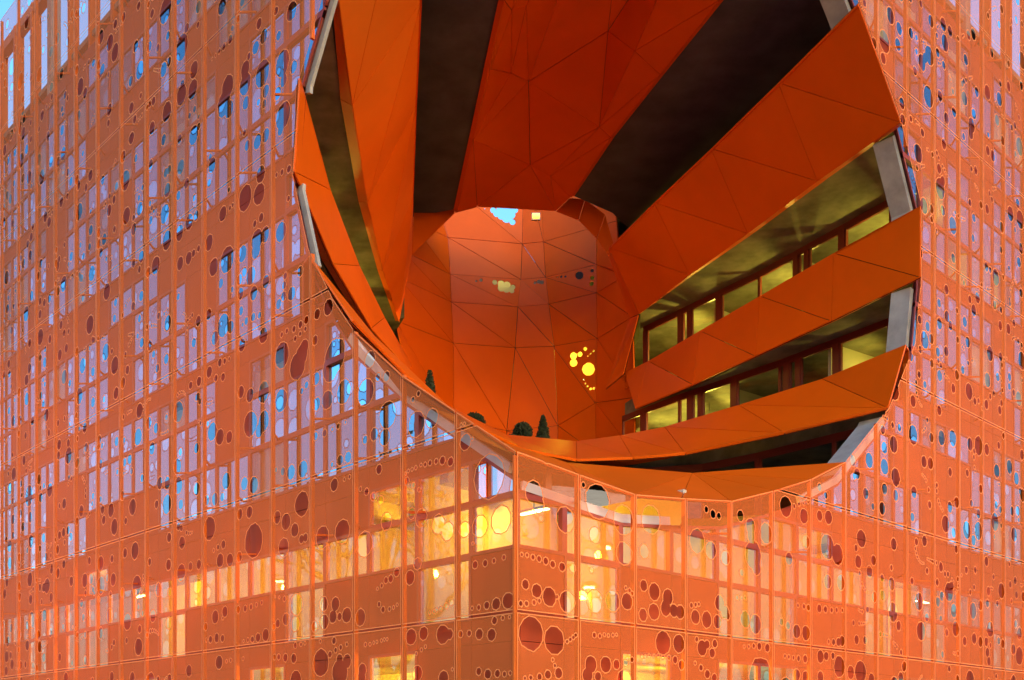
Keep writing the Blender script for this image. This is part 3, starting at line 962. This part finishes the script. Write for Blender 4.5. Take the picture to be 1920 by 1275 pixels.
# ------------------------------------------------------------------ slabs and roof
LL, RL = 30.0, 27.0
def bcorner(a, b):
    p = O2 + LD * a + RD * b
    return (p.x, p.y)
OUT = [bcorner(G + 0.12, G + 0.12), bcorner(G + 0.12, RL), bcorner(LL, RL), bcorner(LL, G + 0.12)]
far_out = [(14.0, 14.0), (-8, 12)]
def slab(name, h0, h1, holesp, m):
    V, Fc, bd = cut(OUT, holesp)
    n = len(V)
    vs = [W(v[0], v[1], h0) for v in V] + [W(v[0], v[1], h1) for v in V]
    fs = [f[::-1] for f in Fc] + [tuple(x + n for x in f) for f in Fc] + [(a, b, b + n, a + n) for a, b in bd]
    return obj(name, vs, fs, m, building)
def push(P, w):
    c = Vector((2.5, 28))
    return [tuple(Vector(p) + (Vector(p) - c).normalized() * w) for p in P]
shaft = [(-3.9, 39.0), (-4.6, 41), (-3.2, 44.6), (0.4, 45.9), (1.3, 45.9), (4.2, 44.2), (4.8, 40.6), (4.6, 38.6)]
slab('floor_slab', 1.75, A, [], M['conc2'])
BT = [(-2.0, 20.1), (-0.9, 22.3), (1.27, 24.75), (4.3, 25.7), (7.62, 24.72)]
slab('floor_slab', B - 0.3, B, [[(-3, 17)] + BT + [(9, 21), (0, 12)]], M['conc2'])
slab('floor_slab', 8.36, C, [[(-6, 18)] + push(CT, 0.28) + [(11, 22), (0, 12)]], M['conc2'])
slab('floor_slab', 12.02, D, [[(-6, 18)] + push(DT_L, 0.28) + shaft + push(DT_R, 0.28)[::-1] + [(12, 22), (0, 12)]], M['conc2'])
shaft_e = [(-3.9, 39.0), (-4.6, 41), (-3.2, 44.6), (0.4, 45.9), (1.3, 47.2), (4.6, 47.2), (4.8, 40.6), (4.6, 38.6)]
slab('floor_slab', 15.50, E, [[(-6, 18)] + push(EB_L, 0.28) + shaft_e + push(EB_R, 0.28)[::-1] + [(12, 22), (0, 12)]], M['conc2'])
crown_hole = [(p.x, p.y) for p in (e0, e1, e2, e3)] + [(-3.9, 39.0), (-4.6, 41), (-3.2, 45.0), (0.4, 46.2), (1.3, 46.2), (3.2, 43.8), (4.8, 40.6), (3.6, 38.6)] + [(p.x, p.y) for p in (f4, f3, f2_, f1, f0)] + [(7, 21), (0.5, 14)]
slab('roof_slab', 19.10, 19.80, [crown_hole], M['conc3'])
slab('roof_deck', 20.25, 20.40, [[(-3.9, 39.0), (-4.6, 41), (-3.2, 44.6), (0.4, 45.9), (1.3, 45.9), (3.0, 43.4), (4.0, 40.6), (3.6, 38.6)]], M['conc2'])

# ------------------------------------------------------------------ glazed walls behind the balconies
def glazed(P, h0, h1, lit=True, pattern=(1.7, 0.22, 1.25, 0.16, 0.28, 0.2)):
    """window wall along a line: head rail, double mullions, panes"""
    P = [Vector(p) for p in P]
    for a, b in zip(P, P[1:]):
        L = (b - a).length
        d = (b - a).normalized()
        nrm = Vector((-d.y, d.x))
        for z0, z1 in ((h1 - 0.16, h1), (h0, h0 + 0.12)):
            q = [a - nrm * 0.05, b - nrm * 0.05, b + nrm * 0.05, a + nrm * 0.05]
            MB().hexa([W(p.x, p.y, z0) for p in q], [W(p.x, p.y, z1) for p in q]).build('window_rail', M['frame'], building)
        t = 0.0
        k = 0
        while t < L - 0.05:
            w = min(pattern[k % len(pattern)], L - t)
            if k % 2 == 0:      # pane with its own frame
                m = MB()
                f = 0.05
                def bx(u0, u1, z0, z1, n0, n1):
                    q = [a + d * u0 + nrm * n0, a + d * u1 + nrm * n0, a + d * u1 + nrm * n1, a + d * u0 + nrm * n1]
                    m.hexa([W(p.x, p.y, z0) for p in q], [W(p.x, p.y, z1) for p in q])
                z0, z1 = h0 + 0.12, h1 - 0.16
                bx(t, t + f, z0, z1, -0.045, 0.045)
                bx(t + w - f, t + w, z0, z1, -0.045, 0.045)
                bx(t + f, t + w - f, z1 - f, z1, -0.04, 0.04)
                bx(t + f, t + w - f, z0, z0 + f, -0.04, 0.04)
                wo_ = m.build('balcony_window', M['frame'], building)
                p0, p1 = a + d * (t + f), a + d * (t + w - f)
                obj('pane', [W(p0.x, p0.y, z0 + f), W(p1.x, p1.y, z0 + f), W(p1.x, p1.y, z1 - f), W(p0.x, p0.y, z1 - f)], [(0, 1, 2, 3)], M['clear'], wo_)
            else:
                m = MB()
                q = [a + d * t - nrm * 0.07, a + d * (t + w) - nrm * 0.07, a + d * (t + w) + nrm * 0.07, a + d * t + nrm * 0.07]
                m.hexa([W(p.x, p.y, h0 + 0.12) for p in q], [W(p.x, p.y, h1 - 0.16) for p in q])
                m.build('window_mullion', M['frame'], building)
            t += w
            k += 1
glazed([(11.5, 29.4), (10.75, 30.5), (8.1, 35.2), (4.9, 39.9)], D, 15.50)
glazed([(11.2, 29.4), (10.63, 30.3), (8.37, 33.6), (5.75, 36.9), (4.05, 39.3)], C, 12.02)
glazed([(9.6, 27.9), (8.65, 28.9), (7.0, 30.8), (5.67, 32.0), (3.5, 32.6), (1.0, 32.2), (-1.0, 29.5), (-3.2, 24.2)], B, 8.36, pattern=(2.4, 0.12, 1.9, 0.12))
glazed([(-6.3, 25.2), (-6.4, 31.0), (-6.0, 40.0)], D, 15.50)
glazed([(-5.9, 24.8), (-5.6, 31.0), (-4.6, 37.0)], C, 12.02)
glazed([(10.1, 28.8), (7.4, 35.0), (6.0, 39.0)], E, 19.10)
glazed([(-5.3, 24.0), (-6.0, 31.0), (-6.0, 40.0)], E, 19.10)

# inner partitions and furniture-high walls of the lit rooms
def part_wall(face, t0, t1, h0, h1, g):
    MB().fbox(face, t0, t1, h0, h1, g, g + 0.12).build('partition', M['inner'], building)
part_wall('L', 4.1, LL, -1.6, 1.75, 4.0)
part_wall('R', 4.1, RL, -1.6, 1.75, 4.0)
part_wall('L', 4.1, LL, A, B - 0.3, 4.0)
part_wall('R', 4.1, RL, A, B - 0.3, 4.0)
for h0, h1 in ((B, 8.36), (C, 12.02), (D, 15.50), (E, 19.1)):
    part_wall('L', 12.5, LL, h0, h1, 3.4)
    part_wall('R', 19.5, RL, h0, h1, 4.2)
for face, t in (('L', 3.1), ('L', 7.6), ('L', 11.5), ('R', 5.2), ('R', 9.1), ('R', 13.6)):
    MB().fbox(face, t, t + 0.1, A, B - 0.3, 0.6, 4.0).build('partition', M['inner'], building)
# partitions behind the balconies; level C's second is added to block lamp light
for (x0, y0, x1, y1, h0, h1) in ((9.6, 34.6, 13, 37, D, 15.5), (7.2, 38.2, 11.5, 41.5, D, 15.5), (6.2, 42.5, 15, 33.2, D, 15.5),
                                 (7.4, 36.2, 11, 39, C, 12.02), (9.5, 32.2, 13.5, 35.0, C, 12.02), (5.8, 41.5, 15, 32.6, C, 12.02), (4.6, 42.3, 2, 44.5, C, 12.02),
                                 (-9, 30, -6.6, 30, D, 15.5), (-8.6, 28, -8.2, 41, D, 15.5), (-8.0, 28, -7.6, 40, C, 12.02)):
    a, b = Vector((x0, y0)), Vector((x1, y1))
    d = (b - a).normalized()
    n = Vector((-d.y, d.x)) * 0.06
    q = [a - n, b - n, b + n, a + n]
    MB().hexa([W(p.x, p.y, h0) for p in q], [W(p.x, p.y, h1) for p in q]).build('partition', M['inner'], building)

# back and side walls that close the block
m = MB()
m.fbox('L', LL - 0.2, LL, -1.6, 20.2, 0.5, RL)
m.fbox('R', RL - 0.2, RL, -1.6, 20.2, 0.5, LL)
m.build('rear_wall', M['wall'], building)

# roof-terrace posts and rails behind the screen's top row
for face in 'LR':
    for i in range(4, PN[face] + 1):
        t = 1.5 * i
        conc = (face == 'L' and i == 14) or (face == 'R' and i == 12)
        w = 0.13 if not conc else 0.3
        MB().fbox(face, t - w / 2, t + w / 2, 19.86, F + 3.6, 0.42, 0.72).build('terrace_post', M['conc'] if conc else M['post'], building)
    MB().fbox(face, 6.0, 1.5 * PN[face], F + 3.3, F + 3.6, 0.44, 0.7).build('terrace_beam', M['post'], building)
    for i in range(5, PN[face], 2):
        a, b = fp(face, 1.5 * i, 19.9, 0.9), fp(face, 1.5 * i + 1.4, F + 3.4, 0.9)
        MB().tube(a, b, 0.035, 6).build('tie_rod', M['steel'], building)

# ------------------------------------------------------------------ lights inside
def area(name, loc, sx, sy, power, color, rot=(0, 0, 0)):
    d = bpy.data.lights.new(name, 'AREA')
    d.shape = 'RECTANGLE'
    d.size, d.size_y = sx, sy
    d.energy = power
    d.color = color
    o = bpy.data.objects.new(name, d)
    col.objects.link(o)
    o.location = loc
    o.rotation_euler = rot
    return o
WARM = (1.0, 0.50, 0.02)
YEL = (1.0, 0.72, 0.03)
def room_lamp(p, power, color, label, rot=0.0, size=0.8, hang=0.0):
    """ceiling fitting: body, bright tube and the light it gives"""
    r = empty('ceiling_lamp', p)
    r['label'] = label
    r['category'] = 'ceiling lamp'
    r['group'] = 'ceiling lamps in the lit offices'
    c, s = cos(rot), sin(rot)
    if hang:
        MB().tube(p, (p.x, p.y, p.z - hang), 0.012, 6).build('suspension_rod', M['steel'], r)
        p = Vector((p.x, p.y, p.z - hang))
    def bx(l, w, z0, z1):
        q = [(-l, -w), (l, -w), (l, w), (-l, w)]
        q = [(p.x + x * c - y * s, p.y + x * s + y * c) for x, y in q]
        return MB().hexa([(x, y, p.z + z0) for x, y in q], [(x, y, p.z + z1) for x, y in q])
    bx(size / 2, 0.07, -0.05, 0.0).build('lamp_body', M['steel'], r)
    bx(size / 2 - 0.03, 0.045, -0.075, -0.052).build('tube', M['tube'], r)
    if hang:
        d = bpy.data.lights.new('lamp_light', 'POINT')
        d.energy, d.color, d.shadow_soft_size = power * 0.72, color, 0.06
        o = bpy.data.objects.new('lamp_light', d)
        col.objects.link(o)
        o.location = (p.x, p.y, p.z - 0.17)
    else:
        area('lamp_light', (p.x, p.y, p.z - 0.09), size, 0.12, power, color, (0, 0, rot))
    return r
RL_ = atan2(RD.y, RD.x)
LLa = atan2(LD.y, LD.x)
for t, g, pw, lb in ((1.9, 2.3, 90, 'bright first floor ceiling lamp left of the corner, nearest to it'), (4.6, 2.4, 75, 'second first floor ceiling lamp left of the corner'),
                 (8.6, 2.0, 110, 'dim first floor ceiling lamp in the third lit room left of the corner'), (13.2, 2.0, 170, 'fourth first floor ceiling lamp left of the corner'), (18.2, 2.0, 150, 'first floor ceiling lamp farthest left of the corner')):
    room_lamp(fp('L', t, B - 0.32, g), pw * 1.7, WARM, lb, LLa, hang=0.6)
for t, g, pw, lb in ((2.9, 3.5, 60, 'bright first floor ceiling lamp right of the corner, nearest to it'), (6.3, 2.7, 60, 'second first floor ceiling lamp right of the corner'),
                 (10.2, 2.7, 80, 'third first floor ceiling lamp right of the corner'), (15.0, 2.7, 70, 'fourth first floor ceiling lamp right of the corner'), (20, 2.7, 60, 'first floor ceiling lamp farthest right of the corner')):
    room_lamp(fp('R', t, B - 0.32, g), pw * 2.1, WARM, lb, RL_, hang=0.6)
for face, t, pw, lb in (('L', 3.7, 130, 'ground floor ceiling lamp left of the corner, nearest to it'), ('L', 8.2, 130, 'second ground floor ceiling lamp left of the corner'), ('R', 3.8, 130, 'ground floor ceiling lamp right of the corner, nearest to it'),
                    ('R', 7.0, 130, 'second ground floor ceiling lamp right of the corner'), ('L', 14.5, 130, 'ground floor ceiling lamp farthest left of the corner')):
    room_lamp(fp(face, t, 1.71, 2.2), pw * 1.5, YEL, lb, LLa if face == 'L' else RL_, hang=0.4)
for x, y, h, pw, lb in ((11.6, 31.6, 15.46, 110, 'hanging lamp behind the upper right balcony, nearest the screen'), (9.6, 35.0, 15.46, 110, 'hanging lamp behind the middle of the upper right balcony'), (7.2, 38.6, 15.46, 120, 'hanging lamp at the inner end of the upper right balcony'),
                    (11.3, 31.9, 11.98, 45, 'hanging lamp behind the lower right balcony, nearest the screen'), (9.3, 34.4, 11.98, 6, 'hanging lamp behind the middle of the lower right balcony'), (6.9, 37.6, 11.98, 110, 'hanging lamp behind the inner half of the lower right balcony'),
                    (4.9, 40.4, 11.98, 110, 'hanging lamp at the inner end of the lower right balcony'), (-7.3, 36.5, 15.46, 140, 'hanging lamp behind the inner end of the left balcony'), (-7.5, 31, 15.46, 40, 'hanging lamp behind the outer part of the left balcony')):
    room_lamp(W(x, y, h), pw, (1.0, 0.80, 0.10), lb, 1.0, hang=0.8)
for px_, py_, Z, pw, lb in ((1092, 706, 45.3, 60, 'lamp in the yellow room behind the lower pierced orange panel'), (1085, 640, 45.5, 60, 'lamp above the yellow room behind the lower pierced orange panel'),
                        (945, 505, 44.95, 2.2, 'lamp in the dim room behind the upper pierced orange panels'), (1090, 500, 44.6, 2.2, 'lamp behind the upper right pierced orange panel')):
    room_lamp(pz(px_, py_, Z), pw, YEL, lb, hang=0.1)
# beams under the first floor ceilings
for face, ts in (('L', (2.4, 5.6, 8.4, 10.5, 14, 17)), ('R', (10.9, 14.5, 17.5))):
    for t in ts:
        MB().fbox(face, t, t + 0.25, B - 0.62, B - 0.305, 0.6, 2.2).build('ceiling_beam', M['conc'], building)

# small lamp on the inner wall, top of the ring
lp = pz(1005, 404, 42.6)
r = empty('wall_lamp', lp)
r['label'] = 'glowing square wall lamp high on the inner orange wall just under the ring'
r['category'] = 'wall lamp'
MB().box(lp.x - 0.17, lp.x + 0.17, lp.y + 0.05, lp.y + 0.15, lp.z - 0.14, lp.z + 0.14).build('lamp_body', M['steel'], r)
MB().tube((lp.x - 0.13, lp.y + 0.02, lp.z), (lp.x + 0.13, lp.y + 0.02, lp.z), 0.085, 12).build('lens', M['warmlens'], r)
# one bare tube behind the left screen
tp = fp('L', 12.3, 12.0, 1.2)

# ------------------------------------------------------------------ shrubs on the terrace
def leaves(c, r, n, rnd, cone=0.0, hgt=0.0):
    m = MB()
    for _ in range(n):
        if cone:
            z = rnd.random() ** 1.3
            rad = r * (1 - z) ** 0.75 * rnd.uniform(0.75, 1.08) + 0.02
            a = rnd.uniform(0, 2 * pi)
            p = Vector((c.x + rad * cos(a), c.y + rad * sin(a), c.z + z * hgt))
        else:
            d = Vector((rnd.gauss(0, 1), rnd.gauss(0, 1), rnd.gauss(0, 1))).normalized()
            p = c + d * r * rnd.uniform(0.8, 1.06)
        u = Vector((rnd.gauss(0, 1), rnd.gauss(0, 1), rnd.gauss(0, 1))).normalized() * 0.045
        w = u.orthogonal().normalized() * 0.03
        m.quad(p - u - w, p + u - w, p + u + w, p - u + w)
    return m
def core(c, r, cone, hgt):
    m = MB()
    N, R = 10, 8
    for j in range(R + 1):
        s = j / R
        for i in range(N):
            a = 2 * pi * i / N
            if cone:
                rr = r * 0.86 * (1 - s) ** 0.75 + 0.01
                p = (c.x + rr * cos(a), c.y + rr * sin(a), c.z + s * hgt * 0.97)
            else:
                rr = r * 0.86 * sin(pi * s) + 0.005
                p = (c.x + rr * cos(a), c.y + rr * sin(a), c.z - cos(pi * s) * r * 0.86)
            m.v.append(Vector(p))
    for j in range(R):
        for i in range(N):
            m.f.append((j * N + i, j * N + (i + 1) % N, (j + 1) * N + (i + 1) % N, (j + 1) * N + i))
    return m
def shrub(x, y, kind, r, top, label):
    fl = C + EYE
    e = empty('potted_shrub', (x, y, fl))
    e['label'] = label
    e['category'] = 'shrub'
    e['group'] = 'clipped shrubs on the terrace'
    MB().tube((x, y, fl), (x, y, fl + 0.4), 0.18, 12, 0.25).build('pot', M['pot'], e)
    rr = random.Random(int(x * 100))
    if kind == 'cone':
        c = Vector((x, y, fl + 0.55))
        hg = top + EYE - c.z
        m = leaves(c, r, 900, rr, 1, hg)
        k = core(c, r, 1, hg)
    else:
        c = Vector((x, y, top + EYE - r))
        m = leaves(c, r, 900, rr)
        k = core(c, r, 0, 0)
    MB().tube((x, y, fl + 0.4), (x, y, c.z + (0.1 if kind == 'cone' else 0)), 0.03, 6).build('stem', M['bark'], e)
    m.add(k.v, k.f)
    m.build('foliage', M['leaf'], e)
shrub(-2.52, 33.0, 'cone', 0.30, 11.5, 'narrow dark pointed conifer at the left end of the terrace')
shrub(-1.25, 35.2, 'ball', 0.36, 10.86, 'low rounded dark bush behind the screen tip left of the terrace middle')
shrub(0.36, 36.0, 'ball', 0.30, 10.78, 'ball topped dark shrub left of the broad cone shaped one')
shrub(0.02, 35.9, 'ball', 0.22, 10.36, 'smallest low round bush touching the ball topped shrub')
shrub(1.04, 36.0, 'cone', 0.33, 11.02, 'broad dark cone shaped shrub rightmost on the terrace')

# ------------------------------------------------------------------ street lamps seen mirrored in the glass
def street_lamp(x, y, h, power, label):
    e = empty('street_lamp', (x, y, 0))
    e['label'] = label
    e['category'] = 'street lamp'
    e['group'] = 'street lamps around the corner'
    z = h + EYE
    MB().tube((x, y, 0), (x, y, z + 0.35), 0.075, 10, 0.045).build('pole', M['steel'], e)
    MB().tube((x, y, 0), (x, y, 0.5), 0.12, 10).build('base', M['steel'], e)
    MB().tube((x, y, z + 0.30), (x, y, z + 0.42), 0.32, 16, 0.12).build('lamp_shade', M['steel'], e)
    MB().tube((x, y, z + 0.24), (x, y, z + 0.298), 0.14, 12).build('bulb', M['bulb'], e)
    d = bpy.data.lights.new('lamp_light', 'POINT')
    d.energy = power
    d.color = (1.0, 0.38, 0.01)
    d.shadow_soft_size = 0.13
    o = bpy.data.objects.new('lamp_light', d)
    col.objects.link(o)
    o.location = (x - 0.2, y - 0.2, z)
SL = 560
street_lamp(-16.8, 21.5, 5.6, SL * 1.2, 'street lamp on the left pavement mirrored in the glass left of the corner')
street_lamp(12.2, 19.5, 4.13, SL * 0.30, 'low street lamp on the right pavement nearest the corner')
street_lamp(14.6, 20.1, 5.67, SL * 0.28, 'taller street lamp on the right pavement beside the low one')
street_lamp(-26.5, 29.0, 6.6, SL * 1.2, 'street lamp farthest along the left pavement')
street_lamp(20.5, 24.0, 4.06, SL * 0.35, 'street lamp farthest along the right pavement')

# ------------------------------------------------------------------ street trees, seen only mirrored in the glass
def tree(x, y, hgt, seed, label):
    e = empty('street_tree', (x, y, 0))
    e['label'] = label
    e['category'] = 'tree'
    e['group'] = 'street trees across the road'
    r_ = random.Random(seed)
    tips = []
    tk, lm = MB(), MB()
    def grow(p, d, L, rad, lv):
        q = p + d * L
        (tk if lv == 0 else lm).tube(p, q, rad, 7 if lv < 2 else 4, rad * 0.68)
        if lv >= 4:
            tips.append(q)
            return
        for _ in range(3):
            nd = (d + Vector((r_.uniform(-0.75, 0.75), r_.uniform(-0.75, 0.75), r_.uniform(-0.1, 0.5)))).normalized()
            grow(p + d * L * r_.uniform(0.75, 1.0), nd, L * r_.uniform(0.55, 0.75), rad * 0.6, lv + 1)
    grow(Vector((x, y, 0)), Vector((r_.uniform(-.05, .05), r_.uniform(-.05, .05), 1)), hgt * 0.36, hgt * 0.02, 0)
    tk.build('trunk', M['bark'], e)
    lm.build('limbs', M['bark'], e)
    lf = MB()
    for t in tips:
        for _ in range(14):
            p = t + Vector((r_.gauss(0, 0.4), r_.gauss(0, 0.4), r_.gauss(0, 0.35)))
            u = Vector((r_.gauss(0, 1), r_.gauss(0, 1), r_.gauss(0, 1))).normalized()
            w = u.orthogonal().normalized()
            lf.quad(p - u * 0.1, p + w * 0.06, p + u * 0.1, p - w * 0.06)
    lf.build('crown', M['leaf'], e)
tree(-15.0, 14.0, 13, 3, 'tall street tree on the left, nearest the viewer')
tree(-20.0, 23.5, 12, 4, 'street tree farther along the left side of the road')
tree(15.5, 12.5, 11, 5, 'street tree on the right, nearest the viewer')
tree(22.0, 17.5, 12, 6, 'street tree farther along the right side of the road')

# ------------------------------------------------------------------ ground
def struct(name, m, mt):
    o = m.build(name, mt)
    o['kind'] = 'structure'
    return o
struct('ground', MB().quad((-900, -900, -0.15), (900, -900, -0.15), (900, 900, -0.15), (-900, 900, -0.15)), M['asphalt'])
a0, a1, a2, a3 = bcorner(-3, -3), bcorner(-3, 60), bcorner(60, 60), bcorner(60, -3)
m = MB()
m.hexa([(p[0], p[1], -0.149) for p in (a0, a1, a2, a3)], [(p[0], p[1], -0.004) for p in (a0, a1, a2, a3)])
struct('pavement', m, M['paving'])
